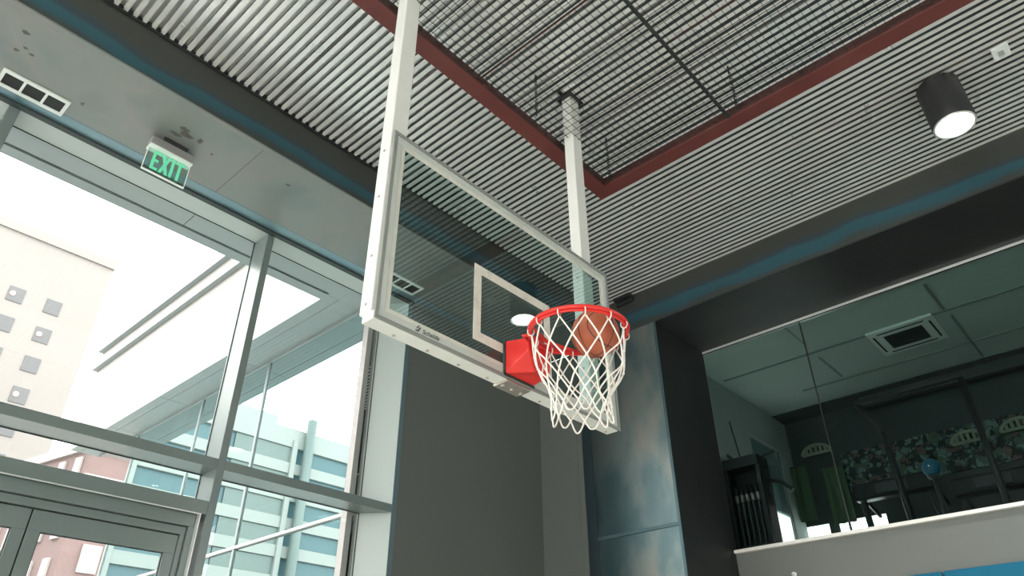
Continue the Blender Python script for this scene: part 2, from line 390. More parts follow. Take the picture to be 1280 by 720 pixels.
# frame of mullions and transoms: structure
for k,(a,b) in enumerate(sorted(MUL)):
    bm = B(); box(bm, a, b, YW, YG+.02, FL, ZB-.003, .003); struct('trim_%d' % (10+k), bm, M['alu'])
bm = B(); box(bm, XL, 3.9, YW, YG+.01, ZB-.004, ZB+.06); struct('trim_20', bm, M['alu_light'])            # head, seen from below
bm = B(); 
bays = sorted([(b, None) for a,b in MUL])
ms = sorted(MUL)
edges = [(XL, ms[0][0])] + [(ms[i][1], ms[i+1][0]) for i in range(len(ms)-1)] + [(ms[-1][1], 3.90)]
for i,(a,b) in enumerate(edges):
    bm = B(); 
    if i == len(edges)-1:
        prism(bm, [(a,YW),(3.895,YW),(3.71,YG+.01),(a,YG+.01)], 'Z', HM[0], HM[1])
    else: box(bm, a, b, YW, YG+.01, HM[0], HM[1], .002)
    if i != len(edges)-2:
        bb = 3.8 if i == len(edges)-1 else b
        box(bm, a, bb, YW+.01, YG+.01, -.62, -.55, .002); box(bm, a, bb, YW+.01, YG+.01, FL, FL+.1, .002)
    struct('trim_%d' % (21+i), bm, M['alu'])
    e2 = 3.725 if i == len(edges)-1 else b
    if i == len(edges)-2: window(i+1, a, e2, [(HM[1], ZB-.004), (1.43, HM[0])])
    else: window(i+1, a, e2, [(HM[1], ZB-.004), (-.55, HM[0]), (FL+.1, -.62)])
# splayed jamb at the right end of the glazing
bm = B(); prism(bm, [(3.90,YW),(3.905,YG+.1),(3.72,YG+.1),(3.72,YG)], 'Z', FL, ZB); struct('trim_40', bm, M['alu_light'])

# ------------------------------------------------------------------ double door below the transom
ds = sthing('door_1', (1.3, YW, FL))
bm = B(); box(bm, .33, 2.29, YW, YG+.01, 1.338, 1.43, .003); obj('door_header', bm, M['alu'], ds)
bm = B()                                                   # stepped frame
box(bm, .33, 2.235, YW+.035, YG, 1.25, 1.336, .003); box(bm, .36, 2.20, YW+.06, YG, 1.195, 1.245, .002)
box(bm, 2.205, 2.245, YW+.035, YG, FL, 1.25, .003); box(bm, 2.168, 2.20, YW+.06, YG, FL, 1.20, .002)
box(bm, .33, .36, YW+.035, YG, FL, 1.25, .003)
obj('door_frame', bm, M['alu'], ds)
bm = B(); box(bm, 2.244, 2.252, YW-.002, YW+.04, FL, 1.338); box(bm, .33, 2.252, YW-.004, YW+.004, 1.330, 1.338); obj('bright_edge_bead', bm, M['alu_trim'], ds)
for k,(a,b) in enumerate(((.372,1.264),(1.272,2.165))):
    y0, y1 = YW+.075, YW+.12
    bm = B(); box(bm, a, b, y0, y1, 1.068, 1.188, .002); box(bm, a, a+.073, y0, y1, FL+.28, 1.068, .002); box(bm, b-.073, b, y0, y1, FL+.28, 1.068, .002); box(bm, a, b, y0, y1, FL+.01, FL+.28, .002)
    lf = obj('door_leaf', bm, M['alu'], ds)
    bm = B(); box(bm, a+.073, b-.073, y0+.018, y0+.028, FL+.28, 1.068); obj('door_pane', bm, M['glass'], lf)
    bm = B(); box(bm, a+.073, b-.073, y0+.010, y0+.018, 1.062, 1.068); box(bm, a+.073, a+.079, y0+.010, y0+.018, FL+.28, 1.068); box(bm, b-.079, b-.073, y0+.010, y0+.018, FL+.28, 1.068); obj('pane_gasket', bm, M['alu_gap'], lf)
    hx = b-.04 if k == 0 else a+.04
    bm = B(); tube(bm, [(hx,y0,-.1),(hx,y0-.06,-.1),(hx,y0-.06,-.5),(hx,y0,-.5)], .012, 10); obj('pull_handle', bm, M['alu_trim'], lf)

bm = B(); box(bm, 1.258, 1.278, YW+.121, YW+.135, FL+.02, 1.188); box(bm, .362, 2.172, YW+.10, YW+.12, 1.1885, 1.1945); obj('weather_strip', bm, M['alu_gap'], ds)
# left side wall of the room: glazed too (out of frame)
for k in range(6):
    y = YR + k*1.9
    bm = B(); box(bm, XL-.1, XL, y, y+.08, FL, ZD); struct('trim_%d' % (50+k), bm, M['alu'])
bm = B(); box(bm, XL-.1, XL, YR, YW, FL, -.6); box(bm, XL-.1, XL, YR, YW, 3.6, ZD+.1); struct('wall_left', bm, M['room_wall'])

# ------------------------------------------------------------------ exterior overhang above our window
es = sthing('trim_60', (1, 5.3, ZB))
bm = B()
x = -8.0
while x < 3.37:
    x1 = x + 1.947
    if x1 > 3.37: x1 = 3.38
    a = x; 
    box(bm, x+.003, x1-.003, YG+.012, 5.365, ZB, ZB+.04); x = x1
obj('soffit_panels', bm, M['ext_soffit'], es)
bm = B(); box(bm, -8, 3.38, 5.365, 5.40, ZB+.02, ZB+.05); box(bm, 3.383,3.387,5.40,10.6,ZB+.002,ZB+.05); obj('shadow_gap', bm, M['alu_gap'], es)
bm = B(); box(bm, -8, 3.25, 5.40, 5.52, ZB, ZB+.45); obj('outer_edge_panel', bm, M['ext_soffit'], es)
bm = B(); box(bm, -8, 3.25, YG+.012, 5.40, ZB+.05, ZB+.45); obj('parapet', bm, M['concrete'], es)

# ------------------------------------------------------------------ neighbouring wing: mirrored facade, soffit strip, white fascia
wg = thing('glass_wing', 'building wing with mirrored teal glass, grey soffit strip and white fascia outside the window', 'building', (3.67, 8.0, FL))
bm = B()
ys = [5.40, 7.09, 8.70, 10.45]
for a,b in zip([5.16,7.09,8.65],[7.09,8.65,10.6]):
    for z0,z1 in ((FL,1.64),(1.69,ZB)):
        bm = B(); box(bm, 3.67, 3.69, a, b, z0, z1); obj('facade_pane', bm, M['facade'], wg)
for y in (7.10, 8.66, 10.56):
    bm = B(); box(bm, 3.655, 3.72, y-.02, y+.02, FL, ZB, .003); obj('facade_mullion', bm, M['alu_gap'] if False else M['ledge'], wg)
bm = B(); box(bm, 3.645, 3.72, 5.2, 10.6, 1.655, 1.68, .003); obj('facade_rail', bm, M['white'], wg)
bm = B(); box(bm, 3.62, 3.75, 5.17, 5.25, FL, ZB); obj('corner_post', bm, M['fascia'], wg)
bm = B(); 
for a,b in ((5.405,7.36),(7.366,9.05),(9.056,10.55),(10.556,11.96)): box(bm, 3.39, 3.645, a, b, ZB, ZB+.04); box(bm, 3.25, 3.384, a, b, ZB, ZB+.04)
box(bm, 3.384, 3.39, 5.405, 11.96, ZB+.004, ZB+.04)
box(bm, 3.25, 3.38, 5.20, 5.405, ZB+.001, ZB+.04); box(bm, 3.38, 3.645, 5.165, 5.405, ZB, ZB+.04)
obj('soffit_strip', bm, M['ext_soffit'], wg)
bm = B(); box(bm, 3.645, 3.67, 5.2, 11.9, ZB-.03, ZB+.03); obj('facade_head', bm, M['ledge'], wg)
bm = B(); box(bm, 3.25, 3.35, 5.52, 11.96, ZB+.04, 5.75); box(bm, 3.35, 6.0, 10.62, 11.96, ZB+.04, 5.75); obj('fascia', bm, M['fascia'], wg)
for z in (5.07, 5.40):
    bm = B(); box(bm, 3.17, 3.25, 5.52, 11.96, z, z+.05, .004); obj('fascia_ledge', bm, M['ledge'], wg)
bm = B(); box(bm, 3.69, 6.0, 10.5, 10.6, FL, ZB); box(bm, 5.9,6.0,5.3,10.5,FL,ZB); box(bm, 3.69,6,5.3,10.5,ZB,ZB+.2); obj('interior_wall', bm, M['gym_wall'], wg)

# ------------------------------------------------------------------ city
def facade_building(name, label, x0, x1, y0, y1, z0, z1, m, wins, wm, frame=None, fz=.15):
    t = thing(name, label, 'building', ((x0+x1)/2, (y0+y1)/2, z0))
    bm = B(); box(bm, x0, x1, y0, y1, z0, z1); obj('building_body', bm, m, t)
    return t
tw = facade_building('tower_block', 'tall pale cream tower block with small square windows behind the glass', 4.6, 14.95, 60, 75, FL, 35.2, M['tower'], None, None)
bm = B(); box(bm, 4.5, 15.05, 59.8, 75, 34.7, 35.5); obj('parapet', bm, M['tower'], tw)
for r in range(11):
    zc = 29.5 - 2.52*r
    for c in range(4):
        xc = 11.7 - 2.65*c + .02*r
        if xc < 5.2: continue
        bm = B(); box(bm, xc-.56, xc+.56, 59.93, 60.02, zc-.62, zc+.62, .02)
        w = obj('window', bm, M['twin'], tw)
        if r < 6 and (r+c) % 2 == 1:
            bm = B(); lathe(bm, [(.001,zc-.18),(.14,zc-.11),(.19,zc),(.14,zc+.11),(.001,zc+.18)], xc-.25, 59.86, 12); obj('lit_lamp', bm, mat('warm lit lamp', (1,.7,.5), .5, emit=(1,.55,.45), estr=3.5), w)

bk = thing('brick_building', 'red brown brick building with pale window trim seen through the door glass', 'building', (13, 46, FL))
bm = B(); prism(bm, [(11.9,39.9),(14.6,39.9),(14.6,50),(8.1,58.2)], 'Z', FL, 13.4); obj('building_body', bm, M['brick'], bk)
bm = B(); prism(bm, [(11.75,39.6),(14.8,39.6),(14.8,50),(7.9,58.5)], 'Z', 12.9, 13.4); prism(bm, [(11.8,39.7),(14.7,39.7),(14.7,50),(8.0,58.3)], 'Z', 11.35, 11.6); obj('stone_cornice', bm, M['stone'], bk)
dirn = Vector((6.5-11.9, 66-39.9, 0)).normalized(); nrm = Vector((-dirn.y, dirn.x, 0))
for fl in range(5):
    for c in range(11):
        p = Vector((11.9,39.9,0)) + dirn*(.9+1.45*c) + nrm*.02; zc = 12.0-2.5*fl
        bm = B(); 
        q = [p + dirn*s for s in (-.27,.27)]
        prism(bm, [(q[0].x,q[0].y),(q[1].x,q[1].y),(q[1].x+nrm.x*.12,q[1].y+nrm.y*.12),(q[0].x+nrm.x*.12,q[0].y+nrm.y*.12)], 'Z', zc-1.0, zc+.6); obj('tall_window', bm, M['stone'], bk)
    zc = 10.2-2.5*fl
    bm = B(); box(bm, 12.75, 13.65, 39.78, 39.9, zc-.7, zc+.6); fw = obj('arched_window', bm, M['stone'], bk)

# office block standing off to the left; it is what the mirrored wing reflects
ob = thing('office_block', 'pale office block with teal window bands mirrored in the glass wing', 'building', (-30, 86, FL))
X0, X1 = -49.5, -19
bm = B(); box(bm, X0+.3, X1, 80.4, 92, FL, 34.0); obj('building_body', bm, M['ribbon'], ob)
for kf in range(10):
    z = 33.4 - 3.35*kf
    bm = B(); box(bm, X0, X1, 80, 81, z-1.35, z+ (1.1 if kf==0 else 0), .03); obj('spandrel_band', bm, M['concrete'], ob)
for kc in range(4):
    x = X0 + .6 + 9.4*kc
    bm = B(); box(bm, x-.35, x+.35, 79.75, 80.3, FL, 33.0, .03); obj('column', bm, M['concrete'], ob)
for kf in range(9):
    z = 31.9 - 3.35*kf
    bm = B(); box(bm, X0+9.5, X0+18, 80.2, 80.5, z-1.8, z+.1); obj('louvre_bay', bm, M['ribbon2'], ob)
bm = B(); tube(bm, [(-41.1,79.2,FL),(-41.1,79.2,35.9)], .62, 20); obj('stair_cylinder', bm, M['ribbon2'], ob)
bm = B(); box(bm, -37,-31, 81, 90, 34, 36); obj('roof_plant', bm, M['concrete'], ob)

bm = B(); box(bm, -120, 120, YG+.06, 150, FL-.3, FL-.02); o = obj('street', bm, M['street']); o['kind'] = 'structure'

# ------------------------------------------------------------------ backboard goal
YB = 2.206; BX0, BX1, BZ0, BZ1 = 1.56, 3.39, 1.535, 2.64
hp = thing('basketball_hoop', 'ceiling hung glass basketball backboard with red rim, white net and two pale posts', 'basketball hoop', (2.475, 2.24, BZ0))
def rect_frame(bm, x0, x1, z0, z1, w, y0, y1, bev=.0):
    box(bm, x0, x1, y0, y1, z0, z0+w, bev); box(bm, x0, x1, y0, y1, z1-w, z1, bev)
    box(bm, x0, x0+w, y0, y1, z0+w, z1-w, bev); box(bm, x1-w, x1, y0, y1, z0+w, z1-w, bev)
for nm, x0, x1, zb in (('left', 1.56, 1.662, BZ0+.043), ('right', 3.155, 3.257, BZ0+.043)):
    bm = B(); box(bm, x0, x1, 2.228, 2.312, zb, ZD+.01, .006); p = obj('post', bm, M['post'], hp)
    bm = B(); box(bm, x0-.03, x1+.03, 2.20, 2.34, ZD-.014, ZD-.002, .002)
    box(bm, x0-.10, x0-.03, 2.255, 2.285, ZD-.012, ZD-.003); obj('ceiling_plate', bm, M['black'], p)
    for dz in (.09,.35,.7,1.0):
        bm = B(); tube(bm, [(x0-.004,2.27,BZ0+dz),(x0+.002,2.27,BZ0+dz)], .007, 8); obj('bolt', bm, M['bolt'], p)
bm = B(); box(bm, BX0+.001, BX1-.02, 2.2085, 2.2875, BZ0-.003, BZ0+.042, .004); br = obj('bottom_rail', bm, M['post'], hp)
for k in range(9):
    bm = B(); tube(bm, [(1.72+.2*k, 2.26, BZ0-.008),(1.72+.2*k, 2.26, BZ0+.002)], .008, 8); obj('bolt', bm, M['bolt'], br)
bm = B(); rect_frame(bm, BX0+.004, BX1, BZ0+.002, BZ1, .020, YB-.006, YB+.0015, .002); obj('rubber_edge', bm, M['gasket'], hp)
bm = B(); rect_frame(bm, BX0+.024, BX1-.020, BZ0+.020, BZ1-.020, .036, YB, YB+.028, .003); fr = obj('backboard_frame', bm, M['frame'], hp)
bm = B(); box(bm, BX0+.05, BX1-.05, YB+.008, YB+.018, BZ0+.05, BZ1-.05); gl = obj('glass_panel', bm, M['board_glass'], hp)
bm = B(); rect_frame(bm, BX0+.06, BX1-.056, BZ0+.056, BZ1-.056, .026, YB+.0065, YB+.0078); obj('painted_border', bm, M['border'], gl)
bm = B(); rect_frame(bm, 2.165, 2.775, 1.675, 2.125, .052, YB+.0055, YB+.0075); obj('target_rectangle', bm, M['target'], gl)
# maker's mark on the lower frame: small slanted dark mark and word
cu = bpy.data.curves.new('maker_mark', 'FONT'); cu.body = 'Schelde'; cu.size = .034; cu.shear = .35; cu.extrude = .0006
to = bpy.data.objects.new('maker_mark_text', cu); C.objects.link(to)
bpy.context.view_layer.update()
me = bpy.data.meshes.new_from_object(to.evaluated_get(bpy.context.evaluated_depsgraph_get()))
bm = B(); bm.from_mesh(me); bpy.data.objects.remove(to)
bmesh.ops.rotate(bm, cent=(0,0,0), matrix=Matrix.Rotation(PI/2, 3, 'X'), verts=bm.verts)
bmesh.ops.translate(bm, verts=bm.verts, vec=(1.835, YB-.001, 1.567))
prism(bm, [(1.795,1.566),(1.815,1.566),(1.828,1.592),(1.820,1.592),(1.810,1.573),(1.797,1.573)], 'Y', YB-.0016, YB-.0004)
prism(bm, [(1.800,1.580),(1.812,1.598),(1.818,1.598),(1.807,1.580)], 'Y', YB-.0016, YB-.0004)
obj('maker_mark', bm, M['dark_grey'], fr)

# rim, tilted very slightly forward
RC = Vector((2.478, 1.800, 1.690)); RR = .2375; TILT = math.radians(2.0)
def rimp(a, r, dz=0.0):
    x = r*math.cos(a); y = r*math.sin(a)
    return RC + Vector((x, y*math.cos(TILT) - dz*math.sin(TILT)*0, dz + y*math.sin(TILT)))
bm = B(); tube(bm, [rimp(2*PI*k/96, RR) for k in range(96)], .0115, 12, True)
tube(bm, [rimp(2*PI*k/96, RR-.004, -.017) for k in range(96)], .0065, 8, True)
rim = obj('rim', bm, M['red'], hp)
for k in range(12):                                      # twelve hook loops under the ring
    a = 2*PI*(k+.5)/12; bm = B()
    tube(bm, smooth_path([rimp(a-.035,RR-.004,-.016), rimp(a-.02,RR-.008,-.03), rimp(a,RR-.006,-.036), rimp(a+.02,RR-.008,-.03), rimp(a+.035,RR-.004,-.016)],3), .0028, 6)
    obj('net_hook', bm, M['red'], rim)
# bracket: folded plate box from board to ring
bm = B()
P_ = [(2.386,2.200,1.560),(2.605,2.200,1.560),(2.605,2.200,1.742),(2.386,2.200,1.742),
      (2.400,2.055,1.650),(2.570,2.055,1.620),(2.560,2.040,1.712),(2.402,2.052,1.716)]
v = [bm.verts.new(p) for p in P_]
P2 = [(2.48,2.085,1.560),(2.60,2.085,1.580)]
w = [bm.verts.new(p) for p in P2]
for fc in ((v[0],v[3],v[7],v[4]), (v[3],v[2],v[6],v[7]), (v[4],v[7],v[6],v[5]), (v[0],v[4],w[0]), (v[4],v[5],w[1],w[0]), (v[0],w[0],w[1],v[1]), (v[1],w[1],v[5]), (v[1],v[5],v[6],v[2]), (v[0],v[1],v[2],v[3])):
    bm.faces.new(fc)
bmesh.ops.bevel(bm, geom=list(bm.edges), offset=.006, segments=2, affect='EDGES', profile=.5)
bk2 = obj('rim_bracket', bm, M['red'], hp)
bm = B(); box(bm, 2.378, 2.39, 2.196, 2.206, 1.555, 1.745); box(bm, 2.378,2.61,2.196,2.206,1.548,1.560); obj('dark_gasket', bm, M['alu_gap'], bk2)
bm = B()
for s in (-1,1): tube(bm, smooth_path([rimp(PI/2+s*.9, RR), (2.478+s*.12,2.03,1.70), (2.478+s*.07,2.06,1.698)],4), .008, 8)
tube(bm, [rimp(PI/2, RR, -.002), (2.478,2.055,1.70)], .02, 10)
obj('rim_brace', bm, M['red'], bk2)
bm = B(); box(bm, 2.40, 2.58, 2.20, 2.296, BZ0-.014, BZ0, .003); 
for k in range(3): tube(bm, [(2.42+.07*k,2.25,BZ0-.024),(2.42+.07*k,2.25,BZ0-.012)], .011, 8)
obj('mounting_plate', bm, M['bolt'], hp)

# net: 12 clockwise and 12 anticlockwise strands crossing at knots
bm = B(); NZ = [-.034,-.135,-.222,-.300,-.368,-.425,-.478]; NR = [.228,.220,.196,.160,.138,.132,.138]
rnd = random.Random(3); jit = {}
def knot(j, i):
    i2 = i % 24; key = (j,i2)
    if key not in jit: jit[key] = (rnd.uniform(-.03,.03) if j else 0, rnd.uniform(-.010,.010) if j else 0, rnd.uniform(-.008,.008) if j else 0)
    da, dr, dz = jit[key]; a = 2*PI*(i2+1)/24 + da
    c = rimp(a, NR[j]+dr, NZ[j]+dz); s = .012*j/6
    return c + Vector((-.030*j/6, -s, 0)) if j else c
for k in range(12):
    for s in (1,-1):
        pts = [knot(j, 2*k + s*j) for j in range(6)]
        tube(bm, smooth_path(pts, 5), .0041, 6)
    a, m_, b2 = knot(5, 2*k-1), knot(6, 2*k), knot(5, 2*k+1)
    tube(bm, smooth_path([a, a.lerp(m_,.55)+Vector((0,0,-.012)), m_, b2.lerp(m_,.55)+Vector((0,0,-.012)), b2], 5), .0041, 6)
for k in range(12):
    for j in range(1,6):
        c = knot(j, 2*k + (j%2)); bmesh.ops.create_icosphere(bm, subdivisions=2, radius=.0068, matrix=Matrix.Translation(c))
for fc in bm.faces: fc.smooth = True
net = obj('net', bm, M['net'], hp, fixn=False)
for k in range(12):
    a = 2*PI*(2*k+1)/24; bm = B()
    c = knot(0, 2*k)
    p = []
    for q in range(12):
        t = 2*PI*q/12; d = Vector((math.cos(a), math.sin(a), 0))
        p.append(c + d*(.016*math.cos(t)+.004) + Vector((0,0,.022*math.sin(t)+.016)))
    tube(bm, p, .0032, 6, True); obj('net_loop', bm, M['net'], net)

# ball sitting in the ring
bc = Vector((2.570, 1.765, 1.695)); br_ = .119
bt = thing('basketball', 'orange brown basketball dropping through the red rim', 'basketball', bc - Vector((0,0,br_)))
bm = B(); bmesh.ops.create_uvsphere(bm, u_segments=48, v_segments=32, radius=br_, matrix=Matrix.Translation(bc))
for fc in bm.faces: fc.smooth = True
obj('ball_cover', bm, M['ball'], bt, fixn=False)
rot = Matrix.Rotation(math.radians(68),3,Vector((.627,.565,.537))) @ Matrix.Rotation(math.radians(25),3,'Z') @ Matrix.Rotation(math.radians(35),3,'X') @ Matrix.Rotation(math.radians(20),3,'Y')
bm = B()
def on(v): return bc + (rot @ Vector(v)).normalized()*(br_-.0004)
n = 64
tube(bm, [on((math.cos(2*PI*k/n), math.sin(2*PI*k/n), 0)) for k in range(n)], .0026, 6, True)
tube(bm, [on((0, math.cos(2*PI*k/n), math.sin(2*PI*k/n))) for k in range(n)], .0026, 6, True)
for s in (1,-1):
    pts = []
    for k in range(n):
        t = 2*PI*k/n; pts.append(on((s*(.52+.16*math.cos(2*t)), .80*math.cos(t), .80*math.sin(t))))
    tube(bm, pts, .0026, 6, True)
obj('ball_seam', bm, M['black'], bt)

# ------------------------------------------------------------------ red guard frame with wire mesh under the deck
ZM = 3.75
gx0, gx1, gy0, gy1 = -1.3, 3.88, -2.3, 2.50
gd = thing('ceiling_guard', 'dark red steel frame with square wire mesh hung below the corrugated deck', 'ceiling guard', ((gx0+gx1)/2, (gy0+gy1)/2, ZM))
def channel(bm, bmw, p):      # p: list for flange box and web box
    box(bm, *p[0]); box(bmw, *p[1])
fl = .12; hb = .085
for nm, fb, wbx in (('a', (gx0,gx1,gy1-fl,gy1,ZM,ZM+.012), (gx0+.12,gx1-.12,gy1-fl,gy1-fl+.01,ZM+.012,ZM+hb)),
                    ('b', (gx1-fl,gx1,gy0,gy1-fl,ZM,ZM+.012), (gx1-fl,gx1-fl+.01,gy0+.12,gy1-fl,ZM+.012,ZM+hb)),
                    ('c', (gx0,gx1,gy0,gy0+fl,ZM,ZM+.012), (gx0+.12,gx1-.12,gy0+fl-.01,gy0+fl,ZM+.012,ZM+hb)),
                    ('d', (gx0,gx0+fl,gy0+fl,gy1-fl,ZM,ZM+.012), (gx0+fl-.01,gx0+fl,gy0+.12,gy1-fl,ZM+.012,ZM+hb))):
    bm = B(); box(bm, *fb, .002); fo = obj('frame_flange', bm, M['redflange'], gd)
    bm = B(); box(bm, *wbx); obj('frame_web', bm, M['redframe'], fo)
bm = B()
x = gx0+fl-.02
zw = ZM+.02
while x < gx1-fl+.02:
    box(bm, x-.0014, x+.0014, gy0+fl-.02, gy1-fl+.005, zw, zw+.0032); x += .0508
y = gy0+fl-.02
while y < gy1-fl+.02:
    box(bm, gx0+fl-.02, gx1-fl+.01, y-.0014, y+.0014, zw+.0032, zw+.0064); y += .0508
obj('wire_mesh', bm, M['wire'], gd)
bm = B(); box(bm, gx0+fl, gx1-fl+.01, 1.278, 1.298, ZM+.002, ZM+.022, .001)
obj('divider_bar', bm, M['wire'], gd)
bm = B(); box(bm, 2.316-.004, 2.316+.004, 1.3, gy1-fl, ZM+.022, ZM+.034); box(bm, 2.92-.004,2.92+.004,-1,1.278,ZM+.022,ZM+.034)
obj('stiffener_rod', bm, M['redframe'], gd)
def chain(x, y):
    bm = B(); z = ZM+.03; k = 0
    while z < ZD-.03:
        c = Vector((x, y, z+.018)); pts = []
        for q in range(12):
            t = 2*PI*q/12
            h = Vector((1,0,0)) if k%2 else Vector((0,1,0))
            pts.append(c + h*.009*math.cos(t) + Vector((0,0,.02*math.sin(t))))
        tube(bm, pts, .0026, 5, True); z += .031; k += 1
    tube(bm, [(x,y,ZD-.04),(x,y,ZD-.002)], .004, 6)
    tube(bm, smooth_path([(x-.03,y,ZM+.10),(x,y,ZM+.075),(x,y+.01,ZM+.02)],3), .003, 5)
    obj('hanging_chain', bm, M['wire'], gd)
for x,y in ((1.47,2.36),(2.83,2.30),(3.72,1.20),(3.72,2.3),(0.2,2.36),(3.72,-1.2)): chain(x,y)

# small black bracket high in the corner where the beams meet
t = thing('corner_bracket', 'small black bracket high in the corner where the two beams meet', 'bracket', (5.86,3.62,ZD-.06))
bm = B(); box(bm, 5.84, 5.915, 3.52, 3.74, ZD-.035, ZD-.002, .004); obj('bracket_plate', bm, M['black'], t)
bm = B(); box(bm, 5.895, 5.918, 3.52, 3.74, ZD-.08, ZD-.035, .003); obj('bracket_leg', bm, M['black'], t)
# pale plate on the deck near the lamp
t = thing('deck_plate', 'pale rectangular plate fixed under the deck beyond the ceiling lamp', 'plate', (4.93,-.32,ZD-.03))
bm = B(); box(bm, 4.86, 5.00, -.38, -.27, ZD-.022, ZD-.001, .006); obj('cover', bm, mat('pale translucent plastic', (.78,.84,.83), .3), t)
bm = B(); box(bm, 4.90, 4.96, -.345, -.305, ZD-.028, ZD-.022, .003); obj('lens', bm, M['alu_trim'], t)

# ------------------------------------------------------------------ cylinder ceiling lamps
def lamp(x, y, label, group=None):
    t = thing('cylinder_lamp', label, 'ceiling lamp', (x,y,3.80), group)
    bm = B(); lathe(bm, [(.001,4.19),(.138,4.19),(.146,4.182),(.146,3.797),(.142,3.788),(.134,3.788),(.132,3.80),(.130,4.0)], x, y, 48)
    body = obj('housing', bm, M['black'], t)
    bm = B(); lathe(bm, [(.1415,3.789),(.1415,3.781),(.128,3.781),(.126,3.79)], x, y, 48); obj('trim_ring', bm, M['alu_trim'], t)
    bm = B(); lathe(bm, [(.128,3.79),(.122,3.85),(.09,3.93),(.05,3.97)], x, y, 48); obj('reflector', bm, M['reflector'], t)
    bm = B(); lathe(bm, [(.123,3.835),(.07,3.832),(.001,3.831)], x, y, 48)
    obj('diffuser', bm, M['lampglow'], t)
    L = bpy.data.lights.new('lamp_light', 'SPOT'); L.energy = LAMP_W; L.color = (1,1,.98); L.spot_size = math.radians(115); L.spot_blend = .6; L.shadow_soft_size = .11
    lo = bpy.data.objects.new('lamp_light', L); C.objects.link(lo); lo.parent = t; lo.location = (0,0,-.02)
LAMP_W = 285
lamp(4.975, .115, 'black cylinder ceiling lamp glowing below the ribbed deck at upper right')
for x,y in ((4.975,-2.6),(4.975,-5.2),(-2.4,.1),(-2.4,-2.8),(-2.4,-5.4),(1.3,-2.9),(1.3,-5.4),(-5.5,-1.5),(-5.5,-4.5)):  # added unseen lamps that fill the room with light
    lamp(x, y, 'black cylinder ceiling lamp added behind the viewer as unseen room fill', 'added fill lamps behind the viewer')

# ------------------------------------------------------------------ linear vents in the plate soffit
def vent(x0, n, label):
    w = .135; y0, y1 = 4.60, 4.785; x1 = x0 + n*w + .012
    t = thing('air_vent', label, 'vent', ((x0+x1)/2,(y0+y1)/2,ZB-.012), 'linear air vents in the plate soffit')
    bm = B(); box(bm, x0, x1, y0, y0+.03, ZB-.012, ZB, .001); box(bm, x0, x1, y1-.03, y1, ZB-.012, ZB, .001)
    box(bm, x0, x0+.022, y0+.03, y1-.03, ZB-.012, ZB); box(bm, x1-.022, x1, y0+.03, y1-.03, ZB-.012, ZB)
    for k in range(1,n): box(bm, x0+k*w-.002, x0+k*w+.014, y0+.03, y1-.03, ZB-.012, ZB)
    obj('vent_frame', bm, M['ventwhite'], t)
    bm = B(); box(bm, x0+.01, x1-.01, y0+.02, y1-.02, ZB-.004, ZB-.001)
    obj('vent_cavity', bm, M['ventdark'], t)
vent(.125, 3, 'white framed three cell air vent in the steel soffit at the far left')
vent(3.40, 3, 'air vent in the steel soffit seen through the backboard glass')

# ------------------------------------------------------------------ exit sign
ex = thing('exit_sign', 'clear acrylic sign with green EXIT letters hanging from the steel soffit', 'exit sign', (1.22,4.48,3.45))
bm = B(); box(bm, 1.135, 1.315, 4.44, 4.55, 3.742, ZB-.002, .004); obj('ceiling_mount', bm, M['black'], ex)
bm = B(); box(bm, 1.062, 1.378, 4.455, 4.53, 3.668, 3.742, .004); hs = obj('housing', bm, M['exit_house'], ex)
bm = B(); box(bm, 1.062, 1.378, 4.45, 4.53, 3.650, 3.668, .002); obj('bright_lower_edge', bm, M['exit_edge'], hs)
bm = B(); box(bm, 1.066, 1.376, 4.486, 4.494, 3.455, 3.650); pn = obj('acrylic_panel', bm, M['exit_panel'], ex)
bm = B(); box(bm, 1.064, 1.378, 4.482, 4.498, 3.447, 3.456, .001); box(bm, 1.064,1.068,4.484,4.496,3.456,3.65); box(bm, 1.374,1.378,4.484,4.496,3.456,3.65); obj('panel_edge', bm, M['exit_edge'], pn)
bm = B(); ya, yb2 = 4.479, 4.485; z0, z1 = 3.478, 3.640; s = .019
def lx(a,b,c,d): box(bm, a, b, ya, yb2, c, d)
x = 1.112                                                  # E
lx(x,x+s,z0,z1); lx(x+s,x+.052,z1-s,z1); lx(x+s,x+.046,(z0+z1)/2-s/2,(z0+z1)/2+s/2); lx(x+s,x+.052,z0,z0+s)
x = 1.172                                                  # X
prism(bm, [(x,z1),(x+.022,z1),(x+.068,z0),(x+.046,z0)], 'Y', ya, yb2); prism(bm, [(x+.046,z1),(x+.068,z1),(x+.022,z0),(x,z0)], 'Y', ya-.0005, yb2)
x = 1.249; lx(x,x+s,z0,z1)                                 # I
x = 1.278; lx(x,x+.062,z1-s,z1); lx(x+.031-s/2,x+.031+s/2,z0,z1-s)   # T
obj('exit_letters', bm, M['exit_green'], ex)

# ------------------------------------------------------------------ gym room behind the inner window
gw = sthing('window_20', (6.93, 1, 1.577))
for a,b in ((2.155,3.285),(-.9,2.147),(-3.9,-.908)):
    bm = B(); box(bm, 6.925, 6.937, a, b, 1.577, 3.742); obj('glass_pane', bm, M['gym_glass'], gw)
bm = B(); box(bm, 6.90, 6.95, -6.4, 3.285, 3.742, 3.768, .002); obj('head_channel', bm, M['alu_trim'], gw)
bm = B(); box(bm, 6.92, 6.94, 2.147, 2.155, 1.577, 3.742); box(bm, 6.905,6.915,-6.4,3.285,3.734,3.742); obj('joint_seal', bm, M['black'], gw)
GF = 1.30; GC = 3.80
bm = B(); box(bm, 7.0, 9.9, -4.1, 3.7, GF-.1, GF); struct('floor_gym', bm, M['gym_floor'])
bm = B(); box(bm, 6.95, 9.35, -4.1, 3.7, GC, GC+.05); gc = struct('ceiling_gym', bm, M['gym_ceiling'])
